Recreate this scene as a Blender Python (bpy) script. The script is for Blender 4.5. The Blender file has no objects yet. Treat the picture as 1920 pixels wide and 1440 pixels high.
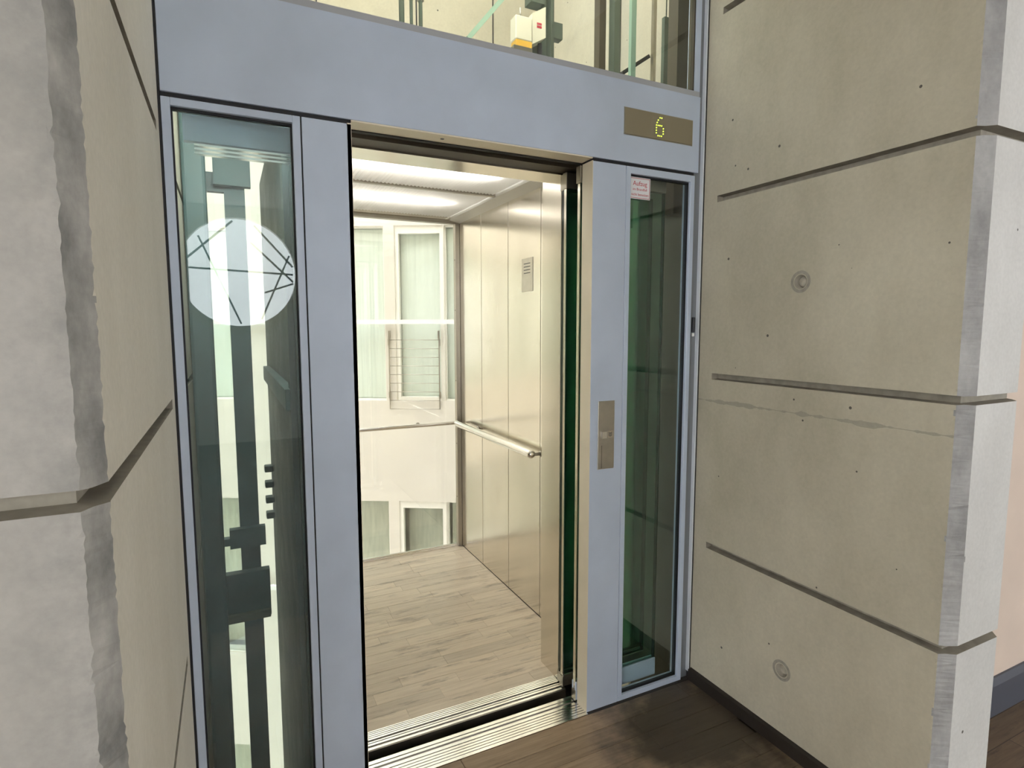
import bpy, bmesh, math, random
from mathutils import Vector, Matrix
random.seed(7)
S = bpy.context.scene
COL = S.collection

# ------------------------------------------------------------------ camera
CAM = Vector((-1.2001, -1.7834, 1.5039))
CR = Vector((0.89755878, -0.44089315, -0.00120973))
CU = Vector((0.04386719, 0.08657282, 0.99527927))
CF = Vector((0.43870708, 0.89337471, -0.09704494))
FPX = 1082.09
cd = bpy.data.cameras.new('camera')
cd.sensor_fit = 'HORIZONTAL'; cd.sensor_width = 36.0; cd.lens = FPX / 1920 * 36.0
cd.clip_start = 0.02
cam = bpy.data.objects.new('camera', cd); COL.objects.link(cam)
m3 = Matrix((CR, CU, -CF)).transposed()
cam.matrix_world = Matrix.Translation(CAM) @ m3.to_4x4()
S.camera = cam

def pix(px, py, axis, val):
    """photo pixel (1920x1440) -> point on the plane axis=val"""
    d = CF + CR * ((px - 960) / FPX) - CU * ((py - 720) / FPX)
    return CAM + d * ((val - CAM[axis]) / d[axis])

# ------------------------------------------------------------------ sky, sun, exposure
W = bpy.data.worlds.new('world'); S.world = W; W.use_nodes = True
bg = W.node_tree.nodes['Background']
bg.inputs[0].default_value = (0.95, 0.975, 1.0, 1); bg.inputs[1].default_value = 6.5
S.cycles.max_bounces = 7; S.cycles.transparent_max_bounces = 16
S.view_settings.view_transform = 'Standard'; S.view_settings.look = 'None'
S.view_settings.gamma = 1.0; S.view_settings.use_curve_mapping = False
S.view_settings.exposure = 0.2

# ------------------------------------------------------------------ material helpers
def newmat(name):
    m = bpy.data.materials.new(name); m.use_nodes = True
    nt = m.node_tree; nt.nodes.clear()
    out = nt.nodes.new('ShaderNodeOutputMaterial')
    return m, nt, out
def N(nt, t, **kw):
    n = nt.nodes.new(t)
    for k, v in kw.items():
        if k.startswith('i_'):
            n.inputs[k[2:].replace('_', ' ')].default_value = v
        else: setattr(n, k, v)
    return n
def L(nt, a, b): nt.links.new(a, b)
def rgba(c): return (c[0], c[1], c[2], 1)
def simple(name, col, rough=0.5, metal=0.0, noise=0.0, scale=20, bump=0.0, bscale=200, stretch=None, spec=0.5):
    m, nt, out = newmat(name)
    b = N(nt, 'ShaderNodeBsdfPrincipled'); b.inputs['Base Color'].default_value = rgba(col)
    b.inputs['Roughness'].default_value = rough; b.inputs['Metallic'].default_value = metal
    b.inputs['Specular IOR Level'].default_value = spec
    L(nt, b.outputs[0], out.inputs[0])
    tc = N(nt, 'ShaderNodeTexCoord'); mp = N(nt, 'ShaderNodeMapping'); L(nt, tc.outputs['Object'], mp.inputs[0])
    if stretch: mp.inputs['Scale'].default_value = stretch
    if noise:
        n = N(nt, 'ShaderNodeTexNoise', i_Scale=scale, i_Detail=5.0); L(nt, mp.outputs[0], n.inputs['Vector'])
        r = N(nt, 'ShaderNodeMapRange'); r.inputs[1].default_value = 0.3; r.inputs[2].default_value = 0.7
        r.inputs[3].default_value = 1 - noise; r.inputs[4].default_value = 1 + noise; L(nt, n.outputs[0], r.inputs[0])
        mx = N(nt, 'ShaderNodeVectorMath', operation='SCALE'); mx.inputs[0].default_value = col[:3]
        L(nt, r.outputs[0], mx.inputs['Scale']); L(nt, mx.outputs[0], b.inputs['Base Color'])
        rr = N(nt, 'ShaderNodeMapRange'); rr.inputs[1].default_value = 0.3; rr.inputs[2].default_value = 0.7
        rr.inputs[3].default_value = max(0.02, rough * (1 - noise)); rr.inputs[4].default_value = min(1, rough * (1 + noise))
        L(nt, n.outputs[0], rr.inputs[0]); L(nt, rr.outputs[0], b.inputs['Roughness'])
    if bump:
        n2 = N(nt, 'ShaderNodeTexNoise', i_Scale=bscale, i_Detail=3.0); L(nt, mp.outputs[0], n2.inputs['Vector'])
        bp = N(nt, 'ShaderNodeBump', i_Strength=bump, i_Distance=0.001); L(nt, n2.outputs[0], bp.inputs['Height'])
        L(nt, bp.outputs[0], b.inputs['Normal'])
    return m
def glass(name, tint, rough=0.0, ior=1.5):
    m, nt, out = newmat(name)
    t = N(nt, 'ShaderNodeBsdfTransparent'); t.inputs[0].default_value = rgba(tint)
    g = N(nt, 'ShaderNodeBsdfGlossy'); g.inputs[0].default_value = (1, 1, 1, 1); g.inputs['Roughness'].default_value = rough
    # the same air-to-glass Fresnel on both faces of a thin pane
    ge = N(nt, 'ShaderNodeNewGeometry'); mr = N(nt, 'ShaderNodeMapRange'); mr.inputs[3].default_value = ior; mr.inputs[4].default_value = 1 / ior
    L(nt, ge.outputs['Backfacing'], mr.inputs[0])
    fr = N(nt, 'ShaderNodeFresnel'); L(nt, mr.outputs[0], fr.inputs['IOR']); mx = N(nt, 'ShaderNodeMixShader')
    L(nt, fr.outputs[0], mx.inputs[0]); L(nt, t.outputs[0], mx.inputs[1]); L(nt, g.outputs[0], mx.inputs[2]); L(nt, mx.outputs[0], out.inputs[0])
    return m
def hazy(name, tint, ior, haze, dcol):  # uneven milky haze mixed into the pane colour
    m = glass(name, tint, ior=ior); nt = m.node_tree; out = [n for n in nt.nodes if n.type == 'OUTPUT_MATERIAL'][0]
    src = out.inputs[0].links[0].from_socket
    t = N(nt, 'ShaderNodeBsdfTranslucent'); t.inputs[0].default_value = rgba(dcol); d = N(nt, 'ShaderNodeBsdfDiffuse'); d.inputs[0].default_value = rgba(dcol)
    a = N(nt, 'ShaderNodeMixShader'); a.inputs[0].default_value = 0.5; L(nt, t.outputs[0], a.inputs[1]); L(nt, d.outputs[0], a.inputs[2])
    tc = N(nt, 'ShaderNodeTexCoord'); n = N(nt, 'ShaderNodeTexNoise', i_Scale=5.0, i_Detail=6.0); L(nt, tc.outputs['Object'], n.inputs['Vector'])
    r = N(nt, 'ShaderNodeMapRange'); r.inputs[1].default_value = 0.3; r.inputs[2].default_value = 0.75; r.inputs[3].default_value = haze * 0.5; r.inputs[4].default_value = haze * 1.4; L(nt, n.outputs[0], r.inputs[0])
    c = N(nt, 'ShaderNodeMixShader'); L(nt, r.outputs[0], c.inputs[0]); L(nt, src, c.inputs[1]); L(nt, a.outputs[0], c.inputs[2]); L(nt, c.outputs[0], out.inputs[0])
    return m
def emit(name, col, s):
    m, nt, out = newmat(name); e = N(nt, 'ShaderNodeEmission'); e.inputs[0].default_value = rgba(col); e.inputs[1].default_value = s
    L(nt, e.outputs[0], out.inputs[0]); return m
def concrete(name, c1, c2, pores=1.0, stain=(0.30, 0.29, 0.26), stainamt=0.35, edge=None, line=None, nscale=2.6):
    m, nt, out = newmat(name)
    b = N(nt, 'ShaderNodeBsdfPrincipled'); b.inputs['Roughness'].default_value = 0.62; b.inputs['Specular IOR Level'].default_value = 0.35
    L(nt, b.outputs[0], out.inputs[0])
    tc = N(nt, 'ShaderNodeTexCoord'); mp = N(nt, 'ShaderNodeMapping'); L(nt, tc.outputs['Object'], mp.inputs[0])
    mp.inputs['Scale'].default_value = (1, 1, 0.55)
    n1 = N(nt, 'ShaderNodeTexNoise', i_Scale=nscale, i_Detail=7.0, i_Roughness=0.62); L(nt, mp.outputs[0], n1.inputs['Vector'])
    cr = N(nt, 'ShaderNodeValToRGB'); cr.color_ramp.elements[0].position = 0.33; cr.color_ramp.elements[1].position = 0.68
    cr.color_ramp.elements[0].color = rgba(c1); cr.color_ramp.elements[1].color = rgba(c2); L(nt, n1.outputs[0], cr.inputs[0])
    # soft stains
    n2 = N(nt, 'ShaderNodeTexNoise', i_Scale=1.1, i_Detail=9.0, i_Roughness=0.7); L(nt, tc.outputs['Object'], n2.inputs['Vector'])
    r2 = N(nt, 'ShaderNodeMapRange'); r2.inputs[1].default_value = 0.55; r2.inputs[2].default_value = 0.75; r2.inputs[4].default_value = stainamt
    L(nt, n2.outputs[0], r2.inputs[0])
    m1 = N(nt, 'ShaderNodeMix', data_type='RGBA'); L(nt, r2.outputs[0], m1.inputs[0]); L(nt, cr.outputs[0], m1.inputs[6]); m1.inputs[7].default_value = rgba(stain)
    last = m1.outputs[2]
    sx = N(nt, 'ShaderNodeSeparateXYZ'); L(nt, tc.outputs['Object'], sx.inputs[0])
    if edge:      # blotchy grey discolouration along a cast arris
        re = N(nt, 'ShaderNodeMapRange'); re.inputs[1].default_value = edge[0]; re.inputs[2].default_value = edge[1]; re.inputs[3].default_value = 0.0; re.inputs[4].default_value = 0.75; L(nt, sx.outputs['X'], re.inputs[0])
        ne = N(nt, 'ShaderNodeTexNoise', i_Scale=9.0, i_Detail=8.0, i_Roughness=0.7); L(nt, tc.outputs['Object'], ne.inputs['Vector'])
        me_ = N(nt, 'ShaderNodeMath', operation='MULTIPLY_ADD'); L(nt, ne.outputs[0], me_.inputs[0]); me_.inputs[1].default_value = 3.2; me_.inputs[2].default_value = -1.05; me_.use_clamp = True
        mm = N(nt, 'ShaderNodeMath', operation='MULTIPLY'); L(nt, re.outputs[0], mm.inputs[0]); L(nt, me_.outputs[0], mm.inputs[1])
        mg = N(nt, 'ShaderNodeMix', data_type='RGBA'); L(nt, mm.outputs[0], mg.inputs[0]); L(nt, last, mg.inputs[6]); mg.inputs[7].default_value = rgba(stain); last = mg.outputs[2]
    if line:      # thin dark pour line at a given height
        sb_ = N(nt, 'ShaderNodeMath', operation='SUBTRACT'); L(nt, sx.outputs['Z'], sb_.inputs[0]); sb_.inputs[1].default_value = line
        ab = N(nt, 'ShaderNodeMath', operation='ABSOLUTE'); L(nt, sb_.outputs[0], ab.inputs[0])
        nl = N(nt, 'ShaderNodeTexNoise', i_Scale=14.0, i_Detail=6.0); L(nt, tc.outputs['Object'], nl.inputs['Vector'])
        wd = N(nt, 'ShaderNodeMapRange'); wd.inputs[1].default_value = 0.42; wd.inputs[2].default_value = 0.7; wd.inputs[3].default_value = 0.0012; wd.inputs[4].default_value = 0.012; L(nt, nl.outputs[0], wd.inputs[0])
        ls = N(nt, 'ShaderNodeMath', operation='LESS_THAN'); L(nt, ab.outputs[0], ls.inputs[0]); L(nt, wd.outputs[0], ls.inputs[1])
        lm = N(nt, 'ShaderNodeMath', operation='MULTIPLY'); L(nt, ls.outputs[0], lm.inputs[0]); lm.inputs[1].default_value = 0.6
        mg = N(nt, 'ShaderNodeMix', data_type='RGBA'); L(nt, lm.outputs[0], mg.inputs[0]); L(nt, last, mg.inputs[6]); mg.inputs[7].default_value = (0.27, 0.25, 0.2, 1); last = mg.outputs[2]
    # fine grain
    n3 = N(nt, 'ShaderNodeTexNoise', i_Scale=90.0, i_Detail=4.0); L(nt, tc.outputs['Object'], n3.inputs['Vector'])
    r3 = N(nt, 'ShaderNodeMapRange'); r3.inputs[1].default_value = 0.3; r3.inputs[2].default_value = 0.7; r3.inputs[3].default_value = 0.955; r3.inputs[4].default_value = 1.04
    L(nt, n3.outputs[0], r3.inputs[0])
    sc = N(nt, 'ShaderNodeVectorMath', operation='SCALE'); L(nt, last, sc.inputs[0]); L(nt, r3.outputs[0], sc.inputs['Scale'])
    # air pores
    vo = N(nt, 'ShaderNodeTexVoronoi', i_Scale=11.0); L(nt, tc.outputs['Object'], vo.inputs['Vector'])
    wn = N(nt, 'ShaderNodeSeparateColor'); L(nt, vo.outputs['Color'], wn.inputs[0])
    rad = N(nt, 'ShaderNodeMapRange'); rad.inputs[1].default_value = 0.35; rad.inputs[2].default_value = 1.0
    rad.inputs[3].default_value = 0.0; rad.inputs[4].default_value = 0.072 * pores; L(nt, wn.outputs[0], rad.inputs[0])
    lt = N(nt, 'ShaderNodeMath', operation='LESS_THAN'); L(nt, vo.outputs['Distance'], lt.inputs[0]); L(nt, rad.outputs[0], lt.inputs[1])
    m2 = N(nt, 'ShaderNodeMix', data_type='RGBA'); L(nt, lt.outputs[0], m2.inputs[0]); L(nt, sc.outputs[0], m2.inputs[6]); m2.inputs[7].default_value = (0.10, 0.09, 0.075, 1)
    L(nt, m2.outputs[2], b.inputs['Base Color'])
    bp = N(nt, 'ShaderNodeBump', i_Strength=0.3, i_Distance=0.0008)
    ad = N(nt, 'ShaderNodeMath', operation='SUBTRACT'); L(nt, n3.outputs[0], ad.inputs[0]); L(nt, lt.outputs[0], ad.inputs[1])
    L(nt, ad.outputs[0], bp.inputs['Height']); L(nt, bp.outputs[0], b.inputs['Normal'])
    return m
def wood(name, c1, c2, dark, rough=0.5, wear=0.5, plankfield=False, grime_shade=None):
    m, nt, out = newmat(name)
    b = N(nt, 'ShaderNodeBsdfPrincipled'); b.inputs['Roughness'].default_value = rough; L(nt, b.outputs[0], out.inputs[0])
    tc = N(nt, 'ShaderNodeTexCoord'); oi = N(nt, 'ShaderNodeObjectInfo')
    # shift the grain from plank to plank
    cb = N(nt, 'ShaderNodeCombineXYZ'); ml = N(nt, 'ShaderNodeMath', operation='MULTIPLY'); ml.inputs[1].default_value = 17.0
    L(nt, oi.outputs['Random'], ml.inputs[0]); L(nt, ml.outputs[0], cb.inputs[0]); L(nt, ml.outputs[0], cb.inputs[2])
    ad = N(nt, 'ShaderNodeVectorMath', operation='ADD'); L(nt, tc.outputs['Object'], ad.inputs[0]); L(nt, cb.outputs[0], ad.inputs[1])
    mp = N(nt, 'ShaderNodeMapping'); mp.inputs['Scale'].default_value = (1.6, 26, 4); L(nt, ad.outputs[0], mp.inputs[0])
    n = N(nt, 'ShaderNodeTexNoise', i_Scale=3.0, i_Detail=8.0, i_Roughness=0.65); L(nt, mp.outputs[0], n.inputs['Vector'])
    cr = N(nt, 'ShaderNodeValToRGB'); cr.color_ramp.elements[0].position = 0.3; cr.color_ramp.elements[1].position = 0.7
    cr.color_ramp.elements[0].color = rgba(c1); cr.color_ramp.elements[1].color = rgba(c2); L(nt, n.outputs[0], cr.inputs[0])
    rv = N(nt, 'ShaderNodeMapRange'); rv.inputs[3].default_value = 0.90; rv.inputs[4].default_value = 1.08; L(nt, oi.outputs['Random'], rv.inputs[0])
    sc = N(nt, 'ShaderNodeVectorMath', operation='SCALE'); L(nt, cr.outputs[0], sc.inputs[0]); L(nt, rv.outputs[0], sc.inputs['Scale'])
    # worn, dirty streaks
    mp2 = N(nt, 'ShaderNodeMapping'); mp2.inputs['Scale'].default_value = (2.2, 13.0, 1); L(nt, tc.outputs['Object'], mp2.inputs[0])
    n2 = N(nt, 'ShaderNodeTexNoise', i_Scale=1.4, i_Detail=10.0, i_Roughness=0.72); L(nt, mp2.outputs[0], n2.inputs['Vector'])
    r2 = N(nt, 'ShaderNodeMapRange'); r2.inputs[1].default_value = 0.54; r2.inputs[2].default_value = 0.70; r2.inputs[4].default_value = wear; L(nt, n2.outputs[0], r2.inputs[0])
    m1 = N(nt, 'ShaderNodeMix', data_type='RGBA'); L(nt, r2.outputs[0], m1.inputs[0]); L(nt, sc.outputs[0], m1.inputs[6]); m1.inputs[7].default_value = rgba(dark)
    last = m1.outputs[2]
    if grime_shade:     # black dirt and painted shade around a spot (x, y, radius)
        vm = N(nt, 'ShaderNodeVectorMath', operation='DISTANCE'); L(nt, tc.outputs['Object'], vm.inputs[0]); vm.inputs[1].default_value = (grime_shade[0], grime_shade[1], 0)
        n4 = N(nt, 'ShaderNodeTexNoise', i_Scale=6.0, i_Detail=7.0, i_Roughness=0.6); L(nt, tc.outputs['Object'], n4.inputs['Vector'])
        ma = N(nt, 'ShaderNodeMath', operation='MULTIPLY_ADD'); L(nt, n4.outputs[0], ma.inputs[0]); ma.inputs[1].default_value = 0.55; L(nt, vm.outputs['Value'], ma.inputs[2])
        rg = N(nt, 'ShaderNodeMapRange'); rg.inputs[1].default_value = grime_shade[2]; rg.inputs[2].default_value = grime_shade[2] + 0.22; rg.inputs[3].default_value = 0.85; rg.inputs[4].default_value = 0.0; L(nt, ma.outputs[0], rg.inputs[0])
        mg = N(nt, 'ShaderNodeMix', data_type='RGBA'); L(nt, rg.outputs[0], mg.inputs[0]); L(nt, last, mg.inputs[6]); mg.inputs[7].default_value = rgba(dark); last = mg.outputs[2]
    if plankfield:
        br = N(nt, 'ShaderNodeTexBrick', offset=0.37, i_Scale=1.0); br.inputs['Brick Width'].default_value = 0.8; br.inputs['Row Height'].default_value = 0.09
        br.inputs['Mortar Size'].default_value = 0.0015; br.inputs['Color1'].default_value = (1, 1, 1, 1); br.inputs['Color2'].default_value = (0.8, 0.8, 0.8, 1); br.inputs['Mortar'].default_value = (0.25, 0.25, 0.25, 1)
        L(nt, tc.outputs['Object'], br.inputs['Vector'])
        mm = N(nt, 'ShaderNodeMix', data_type='RGBA', blend_type='MULTIPLY'); mm.inputs[0].default_value = 1.0
        L(nt, last, mm.inputs[6]); L(nt, br.outputs['Color'], mm.inputs[7]); last = mm.outputs[2]
    L(nt, last, b.inputs['Base Color'])
    bp = N(nt, 'ShaderNodeBump', i_Strength=0.25, i_Distance=0.001); L(nt, n.outputs[0], bp.inputs['Height']); L(nt, bp.outputs[0], b.inputs['Normal'])
    return m
def translucent(name, col, tr=0.15):
    m, nt, out = newmat(name)
    t = N(nt, 'ShaderNodeBsdfTranslucent'); t.inputs[0].default_value = rgba(col)
    d = N(nt, 'ShaderNodeBsdfDiffuse'); d.inputs[0].default_value = rgba(col)
    p = N(nt, 'ShaderNodeBsdfTransparent'); p.inputs[0].default_value = (1, 1, 1, 1)
    a = N(nt, 'ShaderNodeMixShader'); a.inputs[0].default_value = 0.35; L(nt, t.outputs[0], a.inputs[1]); L(nt, d.outputs[0], a.inputs[2])
    c = N(nt, 'ShaderNodeMixShader'); c.inputs[0].default_value = tr; L(nt, a.outputs[0], c.inputs[1]); L(nt, p.outputs[0], c.inputs[2])
    L(nt, c.outputs[0], out.inputs[0]); return m

M = dict(
    conc_r=concrete('concrete_warm', (0.43, 0.39, 0.295), (0.575, 0.525, 0.41), stain=(0.36,0.33,0.26), line=1.212),
    conc_l=concrete('concrete_beige', (0.58, 0.535, 0.44), (0.67, 0.625, 0.53), stain=(0.44, 0.41, 0.35), stainamt=0.4),
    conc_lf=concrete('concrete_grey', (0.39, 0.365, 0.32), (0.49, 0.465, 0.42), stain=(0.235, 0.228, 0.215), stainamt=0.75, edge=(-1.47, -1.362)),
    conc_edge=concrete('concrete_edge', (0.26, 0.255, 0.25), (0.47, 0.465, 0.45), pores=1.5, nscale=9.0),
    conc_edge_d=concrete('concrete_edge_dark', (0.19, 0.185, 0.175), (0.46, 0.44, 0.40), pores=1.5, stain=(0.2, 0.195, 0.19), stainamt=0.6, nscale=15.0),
    conc_f_lit=concrete('concrete_front_lit', (0.54, 0.53, 0.50), (0.64, 0.63, 0.60), pores=0.8, stain=(0.42, 0.42, 0.41)),  # front face paler: cool daylight painted into its concrete colour
    conc_s=concrete('concrete_shaft', (0.62, 0.565, 0.45), (0.72, 0.66, 0.53)),
    tie=simple('concrete_plug', (0.46, 0.42, 0.34), 0.8, noise=0.15, scale=60),
    tiering=simple('concrete_ring', (0.31, 0.285, 0.235), 0.6, noise=0.15, scale=60),
    paint=simple('blue_grey_paint', (0.54, 0.615, 0.745), 0.42, 0.15, noise=0.05, scale=6, bump=0.05, bscale=500),
    paint_d=simple('dark_grey_paint', (0.17, 0.18, 0.20), 0.45, 0.2),
    paint_m=simple('mid_grey_paint', (0.43, 0.445, 0.48), 0.45, 0.2),
    paint_d2=simple('grey_strip_paint', (0.20, 0.21, 0.225), 0.45, 0.2),
    groove=simple('dirty_groove', (0.31, 0.28, 0.225), 0.8, noise=0.2, scale=30),
    gasket=simple('black_gasket', (0.012, 0.012, 0.016), 0.6),
    steel=simple('brushed_steel', (0.76, 0.715, 0.63), 0.19, 1.0, noise=0.06, scale=3, stretch=(1, 1, 0.4)),
    steel_d=simple('dull_steel', (0.44, 0.41, 0.35), 0.36, 1.0, noise=0.08, scale=8),
    jamb=simple('satin_jamb_steel', (0.78, 0.71, 0.57), 0.42, 0.2, noise=0.05, scale=5),
    alu=simple('ribbed_aluminium', (0.96, 0.95, 0.93), 0.2, 1.0),
    chrome=simple('polished_steel', (0.80, 0.78, 0.74), 0.14, 1.0),
    angle=simple('pale_angle', (0.80, 0.84, 0.90), 0.3, 0.2),
    black=simple('dark_void', (0.015, 0.014, 0.012), 0.7),
    brown=simple('dark_brown_metal', (0.085, 0.07, 0.05), 0.5, 0.3),
    teal=simple('dark_teal_paint', (0.045, 0.10, 0.108), 0.5, 0.0, noise=0.15, scale=8),
    carside=simple('car_side_sheet', (0.045, 0.07, 0.075), 0.6, 0.0, noise=0.2, scale=5),
    green=simple('pale_green_paint', (0.28, 0.42, 0.33), 0.5),
    dgreen=simple('dark_green_paint', (0.085, 0.11, 0.085), 0.5, noise=0.15, scale=10),
    cream=simple('cream_plastic', (0.80, 0.76, 0.62), 0.4),
    oil=simple('amber_oil', (0.85, 0.50, 0.08), 0.2),
    white=simple('white_enamel', (0.86, 0.85, 0.82), 0.4),
    render=simple('cream_render', (0.70, 0.655, 0.575), 0.9, noise=0.02, scale=3),
    wframe=simple('cream_window_frame', (0.86, 0.83, 0.75), 0.6),
    curtain=simple('pale_curtain', (0.84, 0.86, 0.80), 0.9, noise=0.06, scale=3, stretch=(12, 1, 0.3)),
    curtain_d=simple('grey_curtain', (0.60, 0.59, 0.50), 0.9, noise=0.12, scale=4, stretch=(6, 1, 1)),
    lining=simple('brown_grey_sheet', (0.34, 0.32, 0.26), 0.6, noise=0.1, scale=4),
    pink=simple('pink_plaster', (0.66, 0.54, 0.45), 0.85, noise=0.05, scale=4, bump=0.1, bscale=150),
    base=simple('black_brown_wood', (0.022, 0.016, 0.012), 0.55),
    base_b=simple('dark_blue_grey_base', (0.06, 0.065, 0.085), 0.5),
    wood_c=wood('worn_pale_parquet', (0.66, 0.545, 0.42), (0.84, 0.73, 0.585), (0.20, 0.135, 0.09), 0.28, 0.8),
    wood_l=wood('dark_brown_boards', (0.25, 0.175, 0.108), (0.40, 0.29, 0.19), (0.030, 0.024, 0.018), 0.42, 0.7, grime_shade=(0.36, -0.22, 0.52)),  # dark round the spot: part stain, part shade painted in
    wood_f=wood('dark_brown_boarding', (0.095, 0.063, 0.038), (0.17, 0.118, 0.073), (0.016, 0.013, 0.010), 0.5, 0.9, True),
    glass=glass('clear_glass', (0.93, 0.975, 0.96), ior=1.55),
    glass_d=hazy('hazy_glass', (0.90, 0.97, 0.96), 1.58, 0.05, (0.72, 0.84, 0.86)),
    glass_b=glass('house_glass', (0.95, 0.97, 0.955), ior=1.28),
    glass_s=glass('clear_shaft_glass', (0.975, 0.98, 0.975)),
    glass_g=hazy('green_glass', (0.72, 0.87, 0.80), 1.5, 0.06, (0.12, 0.27, 0.205)),
    glass_w=glass('window_glass', (0.965, 0.965, 0.965)),
    gedge=simple('green_glass_edge', (0.015, 0.035, 0.022), 0.15),
    diffuser=translucent('ribbed_diffuser', (0.82, 0.81, 0.77), 0.0),
    tube=emit('fluorescent_tube', (1.0, 0.97, 0.93), 16.0),
    shaftlamp=emit('fill_lamp_glow', (1.0, 0.90, 0.75), 75.0),  # glow of the long fill lamp added in the shaft
    shaftfill2=emit('small_fill_lamp_glow', (1.0, 0.95, 0.86), 110.0),
    led=emit('led_green', (0.75, 1.0, 0.08), 2.2),
    dplate=simple('bronze_display_plate', (0.30, 0.26, 0.18), 0.35, 0.35),
    leddim=simple('unlit_led', (0.42, 0.40, 0.33), 0.4),
    plate=simple('call_plate_steel', (0.52, 0.49, 0.43), 0.32, 1.0, noise=0.06, scale=30),
    signw=simple('white_sticker', (0.82, 0.82, 0.84), 0.35),
    red=simple('red_print', (0.50, 0.03, 0.06), 0.5),
    ink=simple('dark_ink', (0.03, 0.03, 0.035), 0.5),
    roomw=simple('white_plaster', (0.82, 0.80, 0.76), 0.9),
    leaf=simple('grey_green_leaf', (0.25, 0.30, 0.24), 0.6),
)

# ------------------------------------------------------------------ object helpers
def tag(o, label=None, cat=None, group=None, kind=None):
    if label: o['label'] = label
    if cat: o['category'] = cat
    if group: o['group'] = group
    if kind: o['kind'] = kind
    return o
def setparent(o, p):
    o.parent = p
    bpy.context.view_layer.update() if False else None
    o.matrix_parent_inverse = p.matrix_basis.inverted()
def mk(name, bm, mat, parent=None, smooth=False, local=False):
    me = bpy.data.meshes.new(name); bm.normal_update(); bm.to_mesh(me); bm.free()
    if smooth:
        for f in me.polygons: f.use_smooth = True
    me.materials.append(M[mat] if isinstance(mat, str) else mat)
    o = bpy.data.objects.new(name, me); COL.objects.link(o)
    if parent is not None:
        o.parent = parent
        if not local:
            q = parent
            mw = Matrix.Identity(4)
            while q is not None:
                mw = (q.matrix_basis if q.parent is None else q.matrix_parent_inverse @ q.matrix_basis) @ mw
                q = q.parent
            o.matrix_parent_inverse = mw.inverted()
    return o
def empty(name, loc, rz=0, **kw):
    o = bpy.data.objects.new(name, None); COL.objects.link(o); o.location = loc; o.rotation_euler = (0, 0, rz)
    o.matrix_basis = Matrix.Translation(Vector(loc)) @ Matrix.Rotation(rz, 4, 'Z')
    o.empty_display_size = 0.05
    return tag(o, **kw)
def abox(bm, x0, x1, y0, y1, z0, z1):
    v = [bm.verts.new(p) for p in ((x0, y0, z0), (x1, y0, z0), (x1, y1, z0), (x0, y1, z0), (x0, y0, z1), (x1, y0, z1), (x1, y1, z1), (x0, y1, z1))]
    for f in ((0, 3, 2, 1), (4, 5, 6, 7), (0, 1, 5, 4), (1, 2, 6, 5), (2, 3, 7, 6), (3, 0, 4, 7)): bm.faces.new([v[i] for i in f])
def box(name, x0, x1, y0, y1, z0, z1, mat, parent=None, bev=0.0, local=False, seg=1):
    bm = bmesh.new(); abox(bm, x0, x1, y0, y1, z0, z1)
    if bev: bmesh.ops.bevel(bm, geom=bm.edges[:], offset=bev, segments=seg, affect='EDGES', profile=0.5)
    return mk(name, bm, mat, parent, local=local)
def boxes(name, lst, mat, parent=None, local=False):
    bm = bmesh.new()
    for b in lst: abox(bm, *b)
    return mk(name, bm, mat, parent, local=local)
def aprism(bm, pts, axis, a0, a1):
    """polygon pts (2D) extruded along axis; pts are the other two coordinates in x,y,z order"""
    def P3(p, a):
        if axis == 0: return (a, p[0], p[1])
        if axis == 1: return (p[0], a, p[1])
        return (p[0], p[1], a)
    A = [bm.verts.new(P3(p, a0)) for p in pts]; B = [bm.verts.new(P3(p, a1)) for p in pts]
    n = len(pts); bm.faces.new(A); bm.faces.new(B[::-1])
    for i in range(n): bm.faces.new((A[i], B[i], B[(i + 1) % n], A[(i + 1) % n]))
    bmesh.ops.recalc_face_normals(bm, faces=bm.faces[:])
def prism(name, pts, axis, a0, a1, mat, parent=None, local=False):
    bm = bmesh.new(); aprism(bm, pts, axis, a0, a1); return mk(name, bm, mat, parent, local=local)
def acyl(bm, p0, p1, r, n=16, r1=None, caps=True):
    p0 = Vector(p0); p1 = Vector(p1); d = (p1 - p0).normalized()
    a = d.orthogonal().normalized(); b = d.cross(a); r1 = r if r1 is None else r1
    A = []; B = []
    for i in range(n):
        t = 2 * math.pi * i / n; e = a * math.cos(t) + b * math.sin(t)
        A.append(bm.verts.new(p0 + e * r)); B.append(bm.verts.new(p1 + e * r1))
    for i in range(n): bm.faces.new((A[i], A[(i + 1) % n], B[(i + 1) % n], B[i]))
    if caps: bm.faces.new(A[::-1]); bm.faces.new(B)
def cyl(name, p0, p1, r, mat, parent=None, n=16, r1=None, local=False):
    bm = bmesh.new(); acyl(bm, p0, p1, r, n, r1); o = mk(name, bm, mat, parent, local=local)
    for f in o.data.polygons: f.use_smooth = len(f.vertices) == 4
    return o
def lathe(name, p0, axis, prof, mat, parent=None, n=24, local=False):
    """prof: list of (distance along axis, radius)"""
    p0 = Vector(p0); d = Vector(axis).normalized(); a = d.orthogonal().normalized(); b = d.cross(a); bm = bmesh.new(); rings = []
    for s, r in prof:
        rings.append([bm.verts.new(p0 + d * s + (a * math.cos(2 * math.pi * i / n) + b * math.sin(2 * math.pi * i / n)) * max(r, 1e-5)) for i in range(n)])
    for A, B in zip(rings, rings[1:]):
        for i in range(n): bm.faces.new((A[i], A[(i + 1) % n], B[(i + 1) % n], B[i]))
    bm.faces.new(rings[0][::-1]); bm.faces.new(rings[-1])
    bmesh.ops.recalc_face_normals(bm, faces=bm.faces[:])
    return mk(name, bm, mat, parent, smooth=True, local=local)
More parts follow.
